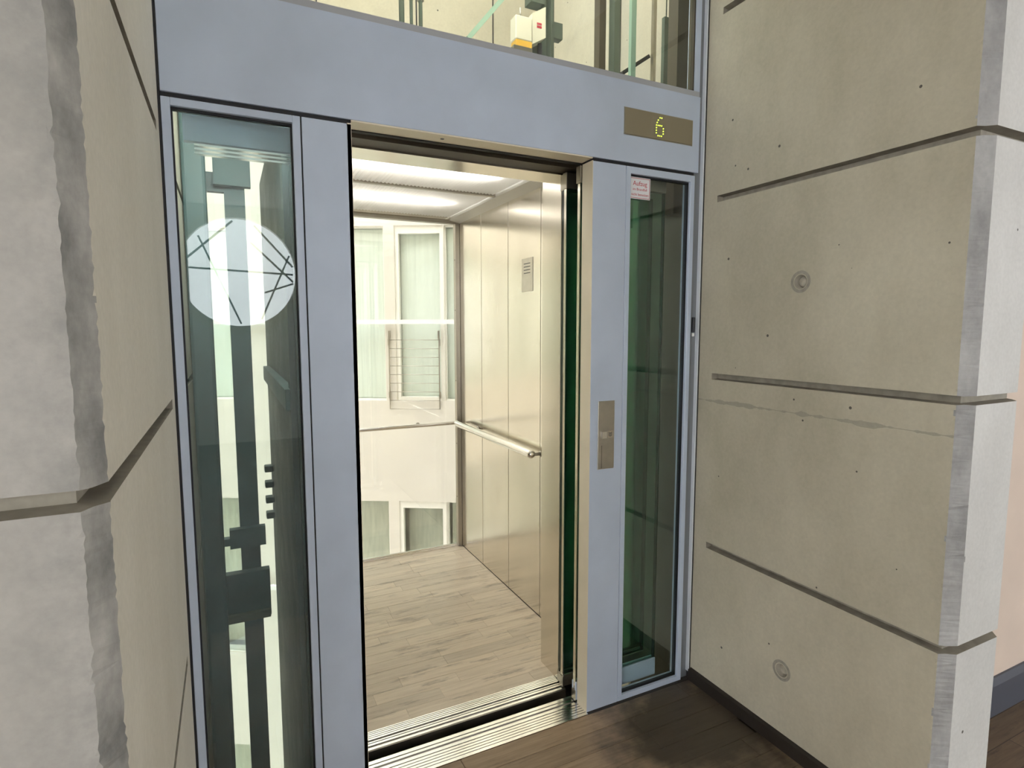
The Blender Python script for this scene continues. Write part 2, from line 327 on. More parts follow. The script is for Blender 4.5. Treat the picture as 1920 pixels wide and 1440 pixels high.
def cut(o, cutters):
    for c in cutters:
        md = o.modifiers.new('cut', 'BOOLEAN'); md.object = c; md.operation = 'DIFFERENCE'; md.solver = 'EXACT'; md.material_mode = 'TRANSFER'
    dg = bpy.context.evaluated_depsgraph_get()
    me = bpy.data.meshes.new_from_object(o.evaluated_get(dg)); o.modifiers.clear(); old = o.data; o.data = me
    bpy.data.meshes.remove(old)
    for c in cutters: bpy.data.objects.remove(c)
def struct(o, label=None): o['kind'] = 'structure'; return tag(o, label)
def beam(name, a, b, w, d, mat, parent=None):
    """rectangular bar from a to b"""
    a = Vector(a); b = Vector(b); z = (b - a).normalized(); x = z.cross(Vector((0, 1, 0)))
    if x.length < 1e-3: x = z.cross(Vector((1, 0, 0)))
    x.normalize(); y = z.cross(x); bm = bmesh.new(); vs = []
    for p in (a, b):
        for sx, sy in ((-1, -1), (1, -1), (1, 1), (-1, 1)): vs.append(bm.verts.new(p + x * sx * w / 2 + y * sy * d / 2))
    for f in ((0, 1, 2, 3), (7, 6, 5, 4), (0, 4, 5, 1), (1, 5, 6, 2), (2, 6, 7, 3), (3, 7, 4, 0)): bm.faces.new([vs[i] for i in f])
    bmesh.ops.recalc_face_normals(bm, faces=bm.faces[:])
    return mk(name, bm, mat, parent)

# ================================================================== SETTING
ZC = 3.05                     # landing ceiling
XL, XR = -1.335, 0.529        # faces of the two concrete wall blocks
YL, YR = -1.00, -0.965        # their front faces
GZ = (0.615, 1.31, 2.0, 2.69)   # cast joints
GW = 0.0125

def groove_side(xf, sgn, y0, y1, z, dep=0.032):
    # trapezoid groove running along y, cut into the face x=xf (solid lies on the sgn side)
    xo = xf - sgn * 0.03; xi = xf + sgn * dep
    return prism('c', [(xo, z - GW * 1.35), (xo, z + GW * 1.35), (xf, z + GW), (xi, z + GW * 0.75), (xi, z - GW * 0.75), (xf, z - GW)], 1, y0, y1, 'groove')
def groove_front(yf, x0, x1, z, dep=0.032):
    yo = yf - 0.03; yi = yf + dep
    return prism('c', [(yo, z - GW * 1.35), (yo, z + GW * 1.35), (yf, z + GW), (yi, z + GW * 0.75), (yi, z - GW * 0.75), (yf, z - GW)], 0, x0, x1, 'groove')

def rough_block(name, pts, z0, z1, mat, chamfer_pts, mats=('conc_edge', 'conc_f_lit')):
    """extruded wall block; the chamfered arrises get many rows and a slightly broken edge"""
    bm = bmesh.new(); nz = 380; rows = []
    rnd = random.Random(len(name))
    for k in range(nz + 1):
        z = z0 + (z1 - z0) * k / nz; row = []
        for i, p in enumerate(pts):
            j = (rnd.uniform(-1, 1) * (0.0010 if rnd.random() < 0.85 else 0.0026) if i in chamfer_pts else 0)
            row.append(bm.verts.new((p[0] + j, p[1] + (j if i in chamfer_pts else 0) * 0.6, z)))
        rows.append(row)
    n = len(pts)
    for A, B in zip(rows, rows[1:]):
        for i in range(n): bm.faces.new((A[i], A[(i + 1) % n], B[(i + 1) % n], B[i]))
    bm.faces.new(rows[0][::-1]); bm.faces.new(rows[-1]); bmesh.ops.recalc_face_normals(bm, faces=bm.faces[:])
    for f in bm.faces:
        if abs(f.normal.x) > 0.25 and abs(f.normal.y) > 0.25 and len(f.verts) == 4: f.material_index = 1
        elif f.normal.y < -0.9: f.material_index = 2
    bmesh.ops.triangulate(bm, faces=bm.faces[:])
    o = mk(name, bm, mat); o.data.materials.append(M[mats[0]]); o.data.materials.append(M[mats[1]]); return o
ch = 0.026
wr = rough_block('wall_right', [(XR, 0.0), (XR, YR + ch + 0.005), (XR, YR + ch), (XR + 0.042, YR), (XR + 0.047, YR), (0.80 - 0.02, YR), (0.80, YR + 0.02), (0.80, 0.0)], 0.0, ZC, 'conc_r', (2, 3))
cs = [groove_side(XR, 1, -1.1, -0.072, z) for z in GZ] + [groove_front(YR, XR - 0.03, 0.83, z) for z in GZ]
TIES = ((-0.454, 1.656), (-0.450, 0.28))
for ty, tz in TIES: cs.append(cyl('c', (XR - 0.01, ty, tz), (XR + 0.018, ty, tz), 0.026, 'groove', n=28, r1=0.019))
cut(wr, cs); struct(wr, 'warm grey board-smooth concrete wall block with cast joints and tie holes')
for ty, tz in TIES:
    lathe('tie_plug', (XR + 0.018, ty, tz), (-1, 0, 0), [(0, 0.019), (0.006, 0.0155), (0.008, 0.012)], 'tie', wr, 20)
    bm = bmesh.new(); n = 28
    for r0, r1 in ((0.0268, 0.044),):
        A = [bm.verts.new((XR - 0.0006, ty + math.cos(2 * math.pi * i / n) * r0, tz + math.sin(2 * math.pi * i / n) * r0)) for i in range(n)]
        B = [bm.verts.new((XR + 0.0004, ty + math.cos(2 * math.pi * i / n) * r1, tz + math.sin(2 * math.pi * i / n) * r1)) for i in range(n)]
        for i in range(n): bm.faces.new((A[i], B[i], B[(i + 1) % n], A[(i + 1) % n]))
    mk('tie_ring', bm, 'tiering', wr)
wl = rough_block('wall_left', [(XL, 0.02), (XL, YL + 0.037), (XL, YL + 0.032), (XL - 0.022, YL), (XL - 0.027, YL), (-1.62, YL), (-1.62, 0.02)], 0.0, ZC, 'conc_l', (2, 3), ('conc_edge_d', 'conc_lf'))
cut(wl, [groove_side(XL, -1, -1.1, -0.075, z) for z in GZ] + [groove_front(YL, -1.65, XL + 0.03, z) for z in GZ])
struct(wl, 'grey stained concrete wall block beside the left glass panel of the lift')
# floor
fl = struct(box('floor', -5, 5, -6.5, -0.012, -0.25, -0.016, 'base'), 'dark worn wooden board floor of the landing')
PX0, PX1, PY0, PY1 = XL, XR, -1.272, -0.012
boxes('board_field', [(-5, 5, -6.5, PY0, -0.016, 0), (-5, PX0, PY0, -0.012, -0.016, 0), (PX1, 5, PY0, -0.012, -0.016, 0)], 'wood_f', fl)['kind'] = 'stuff'
rnd = random.Random(3)
y = PY1; row = 0
while y > PY0 + 0.01:
    x = PX0 - rnd.uniform(0, 0.6)
    while x < PX1:
        w = rnd.uniform(0.7, 1.15); a, b = max(x, PX0), min(x + w, PX1)
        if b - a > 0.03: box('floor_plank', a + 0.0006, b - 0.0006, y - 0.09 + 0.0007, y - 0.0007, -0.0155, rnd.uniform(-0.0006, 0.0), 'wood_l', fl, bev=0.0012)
        x += w
    y -= 0.09
struct(box('ceiling', -5, 5, -6.5, 0.0, ZC, ZC + 0.2, 'roomw'))
# far wall parts and their skirting
wf = struct(box('wall_far_right', 0.80, 5, -0.70, -0.55, 0, ZC, 'pink'), 'pinkish plaster wall behind the right concrete block')
bbm = struct(prism('baseboard_far_right', [(-0.70, 0), (-0.70, 0.15), (-0.708, 0.15), (-0.716, 0.122), (-0.718, 0)], 0, 0.801, 5, 'base_b'), 'dark blue-grey skirting along the pinkish wall')
struct(box('wall_far_left', -5, -1.62, -0.70, -0.55, 0, ZC, 'pink'))
bb = struct(prism('baseboard_right', [(XR, 0), (XR, 0.048), (XR - 0.016, 0.044), (XR - 0.02, 0.0)], 1, YR + 0.06, -0.008, 'base'), 'nearly black wooden skirting along the foot of the warm concrete wall')
for k, (nm, x0, x1) in enumerate((('wall_side_left', -5.2, -5.0), ('wall_side_right', 5.0, 5.2))):  # windows here are added to light the side-facing concrete
    w = box(nm, x0, x1, -6.5, -0.55, 0, ZC, 'roomw'); cut(w, [box('c', x0 - 1, x1 + 1, -6.0, -1.3, 0.3, 2.85, 'roomw')]); struct(w, 'white plaster end wall of the corridor with an added wide window')
    e = struct(empty('window_%d' % (9 + k), ((x0 + x1) / 2, -3.65, 0.3)), 'unseen wide window added to light the concrete side walls'); xm = (x0 + x1) / 2
    for i in range(4): y = -6.0 + 4.66 * i / 3; box('window_frame', xm - 0.03, xm + 0.03, y, y + 0.04, 0.3, 2.85, 'paint_d', e)  # uprights of the added window
    for i in range(3):
        y0 = -5.96 + 4.66 * i / 3; y1 = -6.0 + 4.66 * (i + 1) / 3
        for z in (0.3, 2.81): box('window_frame', xm - 0.03, xm + 0.03, y0, y1, z, z + 0.04, 'paint_d', e)  # rails of the added window
        box('glass_pane', xm - 0.005, xm + 0.005, y0, y1, 0.34, 2.81, 'glass_w', e)  # pane of the added window
# back wall with two wide windows and one round one
RC = Vector((-1.03, -6.5, 2.22)); RR = 0.74
wb = box('wall_back', -5.2, 5.2, -6.7, -6.5, 0, ZC, 'roomw')
WIN = ((-4.7, -3.2, 0.6, 2.8), (3.45, 4.85, 0.6, 2.8))
cut(wb, [box('c', a, b, -7, -6, c, d, 'roomw') for a, b, c, d in WIN] + [cyl('c', RC + Vector((0, 0.5, 0)), RC - Vector((0, 0.7, 0)), RR, 'roomw', n=64)])
struct(wb, 'white plaster wall with two wide windows and a round window')
for k, (a, b, c, d) in enumerate(WIN):
    w = struct(empty('window_%d' % (k + 4), ((a + b) / 2, -6.6, c)), 'wide window in the white wall behind the landing')
    nm = 2 if k == 0 else 3
    for x in [a + 0.03 + (b - a - 0.06) * i / nm for i in range(nm + 1)]: box('window_frame', x - 0.03, x + 0.03, -6.63, -6.57, c, d, 'paint_d', w)
    for z in (c + 0.03, d - 0.03):
        for i in range(nm): 
            x0 = a + 0.06 + (b - a - 0.06) * i / nm; x1 = a + (b - a - 0.06) * (i + 1) / nm
            box('window_frame', x0, x1, -6.63, -6.57, z - 0.03, z + 0.03, 'paint_d', w)
    for i in range(nm):
        x0 = a + 0.06 + (b - a - 0.06) * i / nm; x1 = a + (b - a - 0.06) * (i + 1) / nm
        box('glass_pane', x0, x1, -6.606, -6.594, c + 0.06, d - 0.06, 'glass_w', w)
rw = struct(empty('window_6', RC - Vector((0, 0, RR))), 'round window with thin steel bars in the white wall behind the landing')
bm = bmesh.new(); n = 64
ring = [[bm.verts.new((RC.x + math.cos(2 * math.pi * i / n) * r, yy, RC.z + math.sin(2 * math.pi * i / n) * r)) for i in range(n)] for r, yy in ((RR - 0.001, -6.60), (RR + 0.06, -6.49), (RR + 0.06, -6.5), (RR - 0.05, -6.5), (RR - 0.05, -6.62), (RR - 0.001, -6.62))]
ring = [ring[1], ring[3], ring[4], ring[5]]
for A, B in zip(ring, ring[1:]):
    for i in range(n): bm.faces.new((A[i], A[(i + 1) % n], B[(i + 1) % n], B[i]))
bmesh.ops.recalc_face_normals(bm, faces=bm.faces[:]); mk('window_frame', bm, 'cream', rw)
cyl('glass_pane', RC + Vector((0, -0.112, 0)), RC + Vector((0, -0.104, 0)), RR - 0.05, 'glass_w', rw, n=64)
for a, b in (((-0.66, 0.10), (-0.05, 0.66)), ((-0.66, 0.05), (0.66, 0.0)), ((0.0, -0.66), (-0.45, 0.45)), ((0.2, 0.62), (0.66, 0.1)), ((0.25, -0.6), (0.62, 0.25)), ((0.66, -0.1), (0.15, 0.4)), ((0.30, -0.25), (0.66, -0.12))):
    beam('glazing_bar', RC + Vector((a[0], -0.09, a[1])), RC + Vector((b[0], -0.09, b[1])), 0.022, 0.03, 'paint_d', rw)

# ================================================================== LIFT SHAFT SHELL
SX1, SY1, SZ0, SZ1 = 0.98, 2.15, -4.6, 4.3
ws = box('wall_shaft_left', -1.62, XL, 0.02, SY1 + 0.15, SZ0, SZ1, 'conc_s')
cut(ws, [groove_side(XL, -1, 0.10, 2.1, z) for z in (-0.08, 0.615, 1.31, 2.0, 2.69)]); struct(ws, 'pale concrete side wall of the lift shaft')
struct(box('wall_shaft_right', SX1, SX1 + 0.15, 0.0, SY1 + 0.15, SZ0, SZ1, 'conc_s'), 'pale concrete side wall of the lift shaft above the car')
box('joint_line', SX1 - 0.003, SX1, 1.18, 1.188, 2.3, SZ1, 'gasket', bpy.data.objects['wall_shaft_right'])
sb = struct(box('wall_shaft_back', XL, SX1, SY1, SY1 + 0.15, 2.78, SZ1, 'conc_s'), 'concrete panels closing the top of the lift shaft')
for x in (-0.62, 0.02, 0.58): box('joint_line', x, x + 0.008, SY1 - 0.003, SY1, 2.78, SZ1, 'gasket', sb)
struct(boxes('ceiling_shaft', [(-1.62, SX1 + 0.15, 0.0, 0.25, SZ1, SZ1 + 0.2), (-1.62, SX1 + 0.15, 2.1, SY1 + 0.15, SZ1, SZ1 + 0.2), (-1.62, -1.3, 0.25, 2.1, SZ1, SZ1 + 0.2), (0.95, SX1 + 0.15, 0.25, 2.1, SZ1, SZ1 + 0.2)], 'conc_s'))
sky = struct(empty('window_8', (-0.175, 1.17, SZ1)), 'unseen skylight added to brighten the lift shaft')  # roof opening added to bring light into the shaft
for k in range(3): box('glass_pane', -1.3 + k * 0.75, -1.3 + (k + 1) * 0.75 - 0.02, 0.25, 2.1, SZ1 + 0.1, SZ1 + 0.11, 'glass_w', sky)  # panes of the added skylight
for k in range(2): box('window_frame', -1.3 + (k + 1) * 0.75 - 0.02, -1.3 + (k + 1) * 0.75, 0.25, 2.1, SZ1 + 0.07, SZ1 + 0.14, 'teal', sky)  # bars of the added skylight
struct(box('floor_shaft', -1.62, SX1 + 0.15, 0.02, SY1 + 0.15, SZ0 - 0.15, SZ0, 'conc_s'))
# slab edge and closing wall of the shaft below / above the landing opening
struct(box('wall_shaft_front', -1.62, SX1 + 0.15, -0.012, 0.02, SZ0, -0.27, 'conc_s'))
struct(box('wall_shaft_upper', XL, SX1, 0.0, 0.06, 3.28, SZ1, 'conc_s'))
struct(box('trim_1', XR + 0.002, SX1, 0.0, 0.05, 0, 3.28, 'paint_d'))
# glazed back of the shaft
wg = struct(empty('window_7', (-0.18, 2.10, SZ0)), 'glazed courtyard side of the lift shaft')
for x0, x1 in ((XL, -1.277), (0.9, SX1)): box('window_frame', x0, x1, 2.06, 2.12, SZ0, 2.78, 'teal', wg)
box('window_frame', -1.277, 0.9, 2.07, 2.12, 2.70, 2.78, 'teal', wg); box('window_frame', -1.277, 0.9, 2.07, 2.12, -2.4, -2.33, 'teal', wg)
for i in range(3):
    x0 = -1.277 + i * 0.7257; 
    for z0, z1 in ((SZ0, -2.4), (-2.33, 2.70)): box('glass_pane', x0 + 0.002, x0 + 0.7237, 2.092, 2.102, z0, z1, 'glass_s', wg)

# ================================================================== LIFT ENTRANCE
OX0, OX1, OZ = -0.848, 0.0, 2.10
po = empty('lift_portal', ((OX0 + OX1) / 2, 0, 0), label='blue-grey metal lift entrance with wide header and two slim posts', cat='lift entrance')
HX0 = XL + 0.006
bm = bmesh.new(); abox(bm, HX0, 0.497, 0.0, 0.035, 2.111, 2.397); bmesh.ops.bevel(bm, geom=bm.edges[:], offset=0.0012, segments=1, affect='EDGES')
hd = mk('header_panel', bm, 'paint', po)
box('header_cap', HX0, 0.497, 0.006, 0.05, 2.397, 2.419, 'paint_m', po)
box('shadow_joint', HX0, OX0, 0.008, 0.05, 2.098, 2.111, 'gasket', po); box('shadow_joint', OX1, 0.48, 0.008, 0.05, 2.098, 2.111, 'gasket', po)
box('post_panel', -0.986, OX0, 0.0, 0.02, 0.0, 2.098, 'paint', po, bev=0.001)
box('post_panel', OX1, 0.146, 0.0, 0.02, 0.0, 2.098, 'paint', po, bev=0.001)
box('shadow_joint', -0.990, -0.986, 0.004, 0.03, 0, 2.098, 'gasket', po); box('shadow_joint', 0.146, 0.148, 0.004, 0.03, 0, 2.098, 'paint_d', po)
JY = 0.068
box('jamb_lining', OX0 - 0.012, OX0, 0.0, JY, 0.0, 2.1, 'jamb', po); box('jamb_lining', OX1 + 0.0005, OX1 + 0.02, 0.0205, JY, 0.0, 2.1, 'jamb', po)
box('jamb_lining', OX1 - 0.001, OX1 + 0.0004, 0.0005, JY, 0.0, 2.1, 'jamb', po)
so = box('soffit_lining', OX0, OX1 - 0.001, 0.0015, JY + 0.004, 2.1065, 2.111, 'jamb', po)
cyl('peep_hole', (-0.555, 0.036, 2.1057), (-0.555, 0.036, 2.108), 0.006, 'ink', so, n=16)
# door track box above, hidden void behind the posts
box('door_track', XL + 0.02, 0.60, JY + 0.02, 0.098, 2.125, 2.33, 'brown', po)
box('door_track_rail', OX0 - 0.0, 0.46, 0.074, 0.094, 2.104, 2.125, 'black', po)
def sill(name, x0, x1, y0, y1, zt, parent, grooves, mat='alu'):
    """aluminium sill with grooves (list of (y centre, width)) along x"""
    bm = bmesh.new(); pts = [(y0, zt - 0.03), (y0, zt)]
    for yc, w in sorted(grooves):
        d = 0.014 if w > 0.006 else 0.008
        pts += [(yc - w / 2, zt), (yc - w / 2, zt - d), (yc + w / 2, zt - d), (yc + w / 2, zt)]
    pts += [(y1, zt), (y1, zt - 0.03)]
    A = [bm.verts.new((x0, p[0], p[1])) for p in pts]; B = [bm.verts.new((x1, p[0], p[1])) for p in pts]
    for i in range(len(pts) - 1): bm.faces.new((A[i], A[i + 1], B[i + 1], B[i]))
    bm.faces.new((A[-1], A[0], B[0], B[-1])); bmesh.ops.recalc_face_normals(bm, faces=bm.faces[:])
    return mk(name, bm, mat, parent)
sill('sill', OX0, OX1 + 0.0, -0.011, 0.115, 0.001, po, [(0.004, 0.003), (0.017, 0.003), (0.030, 0.003), (0.043, 0.003), (0.057, 0.004), (0.078, 0.010), (0.097, 0.005)])
box('sill_support', OX0, OX1, -0.011, 0.110, -0.2, -0.030, 'black', po)
for x0, x1 in ((XL, OX0 - 0.0005), (OX1 + 0.0005, XR)): box('base_plate', x0, x1, -0.0115, 0.06, -0.25, -0.0005, 'base', po)
box('plinth', HX0, OX0, 0.0215, 0.055, 0.0, 0.004, 'paint_d', po)

# framed side lights
def sidelight(name, x0, x1, z0, z1, ft, label, gm):
    w = struct(empty(name, ((x0 + x1) / 2, 0.02, z0)), label)
    fw = 0.021
    box('window_frame', x0, x0 + fw, 0.0, 0.045, z0, z1, 'paint', w, bev=0.001); box('window_frame', x1 - fw, x1, 0.0, 0.045, z0, z1, 'paint', w, bev=0.001)
    box('window_frame', x0 + fw, x1 - fw, 0.0, 0.045, z1 - ft, z1, 'paint', w, bev=0.001); box('window_frame', x0 + fw, x1 - fw, 0.0, 0.045, z0, z0 + 0.022, 'paint', w, bev=0.001)
    a, b, c, d = x0 + fw, x1 - fw, z0 + 0.022, z1 - ft
    for q in ((a, a + 0.004, c, d), (b - 0.004, b, c, d), (a + 0.004, b - 0.004, d - 0.006, d), (a + 0.004, b - 0.004, c, c + 0.004)):
        box('gasket', q[0], q[1], 0.012, 0.030, q[2], q[3], 'gasket', w)
    box('glass_pane', a + 0.004, b - 0.004, 0.016, 0.026, c + 0.004, d - 0.006, gm, w)
    return w
sidelight('window_1', HX0, -0.990, 0.0, 2.098, 0.020, 'narrow framed glass panel left of the lift doorway looking into the shaft', 'glass_d')
sidelight('window_2', 0.148, 0.480, 0.0, 2.098, 0.025, 'narrow framed dark green glass panel right of the lift doorway', 'glass')
# recessed strip and bright steel angle against the concrete
struct(box('trim_2', 0.4805, XR, 0.012, 0.050, 0.0, 3.28, 'paint_d2'), 'dark recessed strip beside the right glass panel')
struct(box('trim_3', 0.5165, 0.5215, -0.004, 0.0119, 0.03, 3.05, 'angle'), 'thin bright steel angle along the concrete wall')
struct(box('trim_4', 0.5215, XR, -0.003, 0.0119, 0.0, 3.05, 'gasket'), 'black joint between steel angle and concrete')
struct(box('trim_5', XL, HX0 - 0.0005, -0.001, 0.03, 0.0, 3.05, 'gasket'), 'black joint between the lift front and the left concrete block')
ks = empty('key_switch', (0.4985, 0.011, 1.47), label='slim black key switch with white tip on the dark strip by the lift', cat='switch')
box('switch_body', 0.493, 0.504, 0.000, 0.0115, 1.485, 1.545, 'ink', ks, bev=0.002); box('switch_tip', 0.494, 0.503, 0.001, 0.0115, 1.468, 1.482, 'white', ks, bev=0.002)
# clerestory glass above the header
w3 = struct(empty('window_3', (-0.4, 0.03, 2.419)), 'wide glass pane above the blue-grey lift header')
box('window_frame', 0.472, 0.497, 0.006, 0.05, 2.419, 3.05, 'paint', w3); box('window_frame', HX0, HX0 + 0.02, 0.006, 0.05, 2.419, 3.05, 'paint', w3)
box('window_frame', HX0, 0.497, 0.0, 0.05, 3.05, 3.28, 'paint_d', w3)
box('gasket', 0.466, 0.472, 0.012, 0.04, 2.419, 3.05, 'brown', w3)
box('glass_pane', HX0 + 0.02, 0.466, 0.02, 0.03, 2.419, 3.05, 'glass', w3)

# floor indicator
fi = empty('floor_indicator', (0.296, 0, 2.21), label='bronze floor indicator plate with a lit green dotted 6', cat='display')
box('display_plate', 0.1345, 0.4575, -0.0035, -0.0002, 2.2105, 2.302, 'dplate', fi, bev=0.0008)
box('bezel', 0.132, 0.46, -0.0015, -0.0001, 2.208, 2.3045, 'steel_d', fi)
six = ((2, 0), (3, 0), (1, 1), (0.4, 2), (0, 3), (1, 3), (2, 3), (3, 3), (0, 4), (4, 4), (0, 5), (4, 5), (0, 6), (4, 6), (1, 7), (2, 7), (3, 7))
dotm = None
bmd = bmesh.new()
for c in range(-3, 8):
    for r in range(0, 22):
        x = 0.279 + (c) * 0.0082 + 0.0041; z = 2.2895 - r * 0.0031
        abox(bmd, x - 0.0005, x + 0.0005, -0.0039, -0.0034, z - 0.0005, z + 0.0005)
mk('unlit_dots', bmd, 'leddim', fi)['kind'] = 'stuff'
bm = bmesh.new(); acyl(bm, (0, 0.0005, 0), (0, -0.0014, 0), 0.0021, 12); led_me = bpy.data.meshes.new('led_dot'); bm.to_mesh(led_me); bm.free(); led_me.materials.append(M['led'])
for c, r in six:
    o = bpy.data.objects.new('led_dot', led_me); COL.objects.link(o); o.parent = fi
    o.location = Vector((0.279 + c * 0.0082, -0.0035, 2.2885 - r * 0.0094)) - fi.location
# call panel
cp = empty('call_panel', (0.0715, 0, 0.97), label='slim steel call plate with one square button and a chevron', cat='call panel')
box('plate', 0.034, 0.109, -0.0038, -0.0001, 0.968, 1.229, 'plate', cp, bev=0.0012)
box('push_button', 0.0475, 0.0715, -0.010, -0.003, 1.087, 1.113, 'chrome', cp, bev=0.002, seg=2)
tl = box('arrow_tile', 0.0765, 0.1015, -0.0048, -0.003, 1.088, 1.114, 'steel', cp, bev=0.0006)
for k in range(3):
    zc = 1.1075 - k * 0.0055; cxx = 0.089
    prism('chevron', [(cxx - 0.008, zc + 0.003), (cxx, zc - 0.002), (cxx + 0.008, zc + 0.003), (cxx + 0.008, zc + 0.0005), (cxx, zc - 0.0045), (cxx - 0.008, zc + 0.0005)], 1, -0.0053, -0.0046, 'ink', tl)
box('slot', 0.0505, 0.0525, -0.0039, -0.003, 0.972, 1.060, 'brown', cp)
# sticker
sg = empty('warning_sticker', (0.213, 0.0155, 1.99), label='white sticker with red lettering Aufzug on the right glass panel', cat='sticker')
SX0_, SX1_, SZ0_, SZ1_ = 0.1735, 0.270, 1.987, 2.066
box('sheet', SX0_, SX1_, 0.0138, 0.0156, SZ0_, SZ1_, 'signw', sg)
for q in ((SX0_ + 0.003, SX1_ - 0.003, SZ1_ - 0.0045, SZ1_ - 0.003), (SX0_ + 0.003, SX1_ - 0.003, SZ0_ + 0.003, SZ0_ + 0.0045), (SX0_ + 0.003, SX0_ + 0.0045, SZ0_ + 0.0045, SZ1_ - 0.0045), (SX1_ - 0.0045, SX1_ - 0.003, SZ0_ + 0.0045, SZ1_ - 0.0045)):
    box('border', q[0], q[1], 0.0133, 0.0139, q[2], q[3], 'red', sg)
def text(name, s, x, y, z, size, mat, parent, width=None):
    cu = bpy.data.curves.new(name, 'FONT'); cu.body = s; cu.size = size; cu.align_x = 'CENTER'; cu.extrude = 0.0002
    t = bpy.data.objects.new(name, cu); COL.objects.link(t)
    dg = bpy.context.evaluated_depsgraph_get(); me = bpy.data.meshes.new_from_object(t.evaluated_get(dg)); bpy.data.objects.remove(t)
    xs = [v.co.x for v in me.vertices]; k = (width / (max(xs) - min(xs))) if width else 1
    me.transform(Matrix.Translation((x, y, z)) @ Matrix.Rotation(math.pi / 2, 4, 'X') @ Matrix.Diagonal((k, 1, 1, 1)))
    me.materials.clear(); me.materials.append(M[mat]); o = bpy.data.objects.new(name, me); COL.objects.link(o)
    o.parent = parent; o.matrix_parent_inverse = parent.matrix_basis.inverted(); return o
xc = (SX0_ + SX1_) / 2
text('lettering', 'Aufzug', xc, 0.0136, 2.036, 0.024, 'red', sg, 0.066)
text('lettering', 'im Brandfall', xc, 0.0136, 2.018, 0.0135, 'red', sg, 0.066)
text('lettering', 'nicht benutzen', xc, 0.0136, 1.999, 0.0135, 'red', sg, 0.080)

# sliding glass door leaves, pushed open to the right
def leaf(name, x0, x1, yc, zt, edge, label, group, rail=0.075, railm='paint', glassm='glass_g'):
    d = empty(name, ((x0 + x1) / 2, yc, 0.006), label=label, cat='sliding door', group=group)
    box('glass_sheet', x0 + 0.004, x1 - 0.004, yc - 0.006, yc + 0.006, 0.02, zt - 0.03, glassm, d)
    box('edge_strip', x0, x0 + 0.004, yc - 0.008, yc + 0.008, 0.012, zt - 0.02, edge, d); box('edge_strip', x1 - 0.004, x1, yc - 0.008, yc + 0.008, 0.012, zt - 0.02, 'gedge', d)
    for s in (-1, 1):
        y0, y1 = (yc - 0.014, yc - 0.006) if s < 0 else (yc + 0.006, yc + 0.014)
        box('clamp_rail', x0 - 0.002, x1, y0, y1, zt - 0.06, zt, 'steel_d', d, bev=0.0015)
        box('bottom_rail', x0 - 0.002, x1, y0, y1, 0.008, 0.008 + rail, railm, d, bev=0.0015)
    box('clamp_cap', x0 - 0.003, x0 - 0.0015, yc - 0.014, yc + 0.014, zt - 0.06, zt, 'steel_d', d); box('clamp_cap', x0 - 0.003, x0 - 0.0015, yc - 0.014, yc + 0.014, 0.006, 0.05, 'steel_d', d)
    return d
leaf('landing_door_leaf', -0.004, 0.40, 0.086, 2.098, 'steel', 'green glass landing door leaf with steel clamps slid behind the right post', None)
leaf('car_door_leaf', -0.002, 0.42, 0.186, 2.098, 'steel', 'green glass car door leaf with steel clamps slid beside the car opening', None, 0.05, 'steel_d')
leaf('car_door_leaf', 0.006, 0.44, 0.216, 2.098, 'gedge', 'rearmost green glass car door leaf, flush against the car front', None, 0.05, 'steel_d')

# ================================================================== LIFT CAR
CX0, CX1, CY0, CY1, CZ = -0.96, 0.20, 0.385, 1.87, 2.225
car = empty('lift_car', ((CX0 + CX1) / 2, 1.0, 0), label='open lift car with steel walls, glass rear and wooden parquet floor', cat='lift car')
cf = box('car_floor', CX0 - 0.03, CX1 + 0.03, 0.268, CY1 + 0.02, -0.12, -0.0125, 'black', car)
rnd = random.Random(11); y = CY1 - 0.012; row = 0
while y > 0.268 + 0.01:
    h = min(0.0725, y - 0.268)
    x = CX0 - rnd.uniform(0, 0.4)
    while x < CX1:
        w = rnd.uniform(0.35, 0.62); a, b = max(x, CX0), min(x + w, CX1)
        if b - a > 0.02: box('floor_plank', a + 0.0002, b - 0.0002, y - h + 0.0004, y - 0.0004, -0.0125, rnd.uniform(-0.0003, 0.0002), 'wood_c', cf, bev=0.0006)
        x += w
    y -= h
sill('car_sill', OX0, OX1 + 0.006, 0.170, 0.267, 0.001, car, [(0.186, 0.010), (0.203, 0.004), (0.216, 0.010), (0.231, 0.003), (0.241, 0.003), (0.251, 0.003), (0.26, 0.003)])
box('sill_edge', OX0, OX1 + 0.006, 0.166, 0.1705, -0.06, -0.002, 'steel_d', car); box('apron', OX0, OX1, 0.172, 0.180, -0.8, -0.06, 'steel_d', car)
box('sill_base', OX0, OX1 + 0.2, 0.181, 0.267, -0.10, -0.0295, 'black', car)
# front returns (jambs) and transom
for sgn, xe in ((-1, OX0 - 0.002), (1, OX1 + 0.008)):
    if sgn > 0: box('front_return', xe, CX1, 0.232, CY0, 0.0, CZ, 'steel', car, bev=0.0015)
    else: box('front_return', CX0, xe, 0.232, CY0, 0.0, CZ, 'steel', car, bev=0.0015)
box('transom', OX0 - 0.002, OX1 + 0.008, 0.232, CY0 - 0.02, 2.102, CZ, 'steel', car); 
box('transom_track', CX0, 0.46, 0.150, 0.231, 2.108, 2.25, 'brown', car)
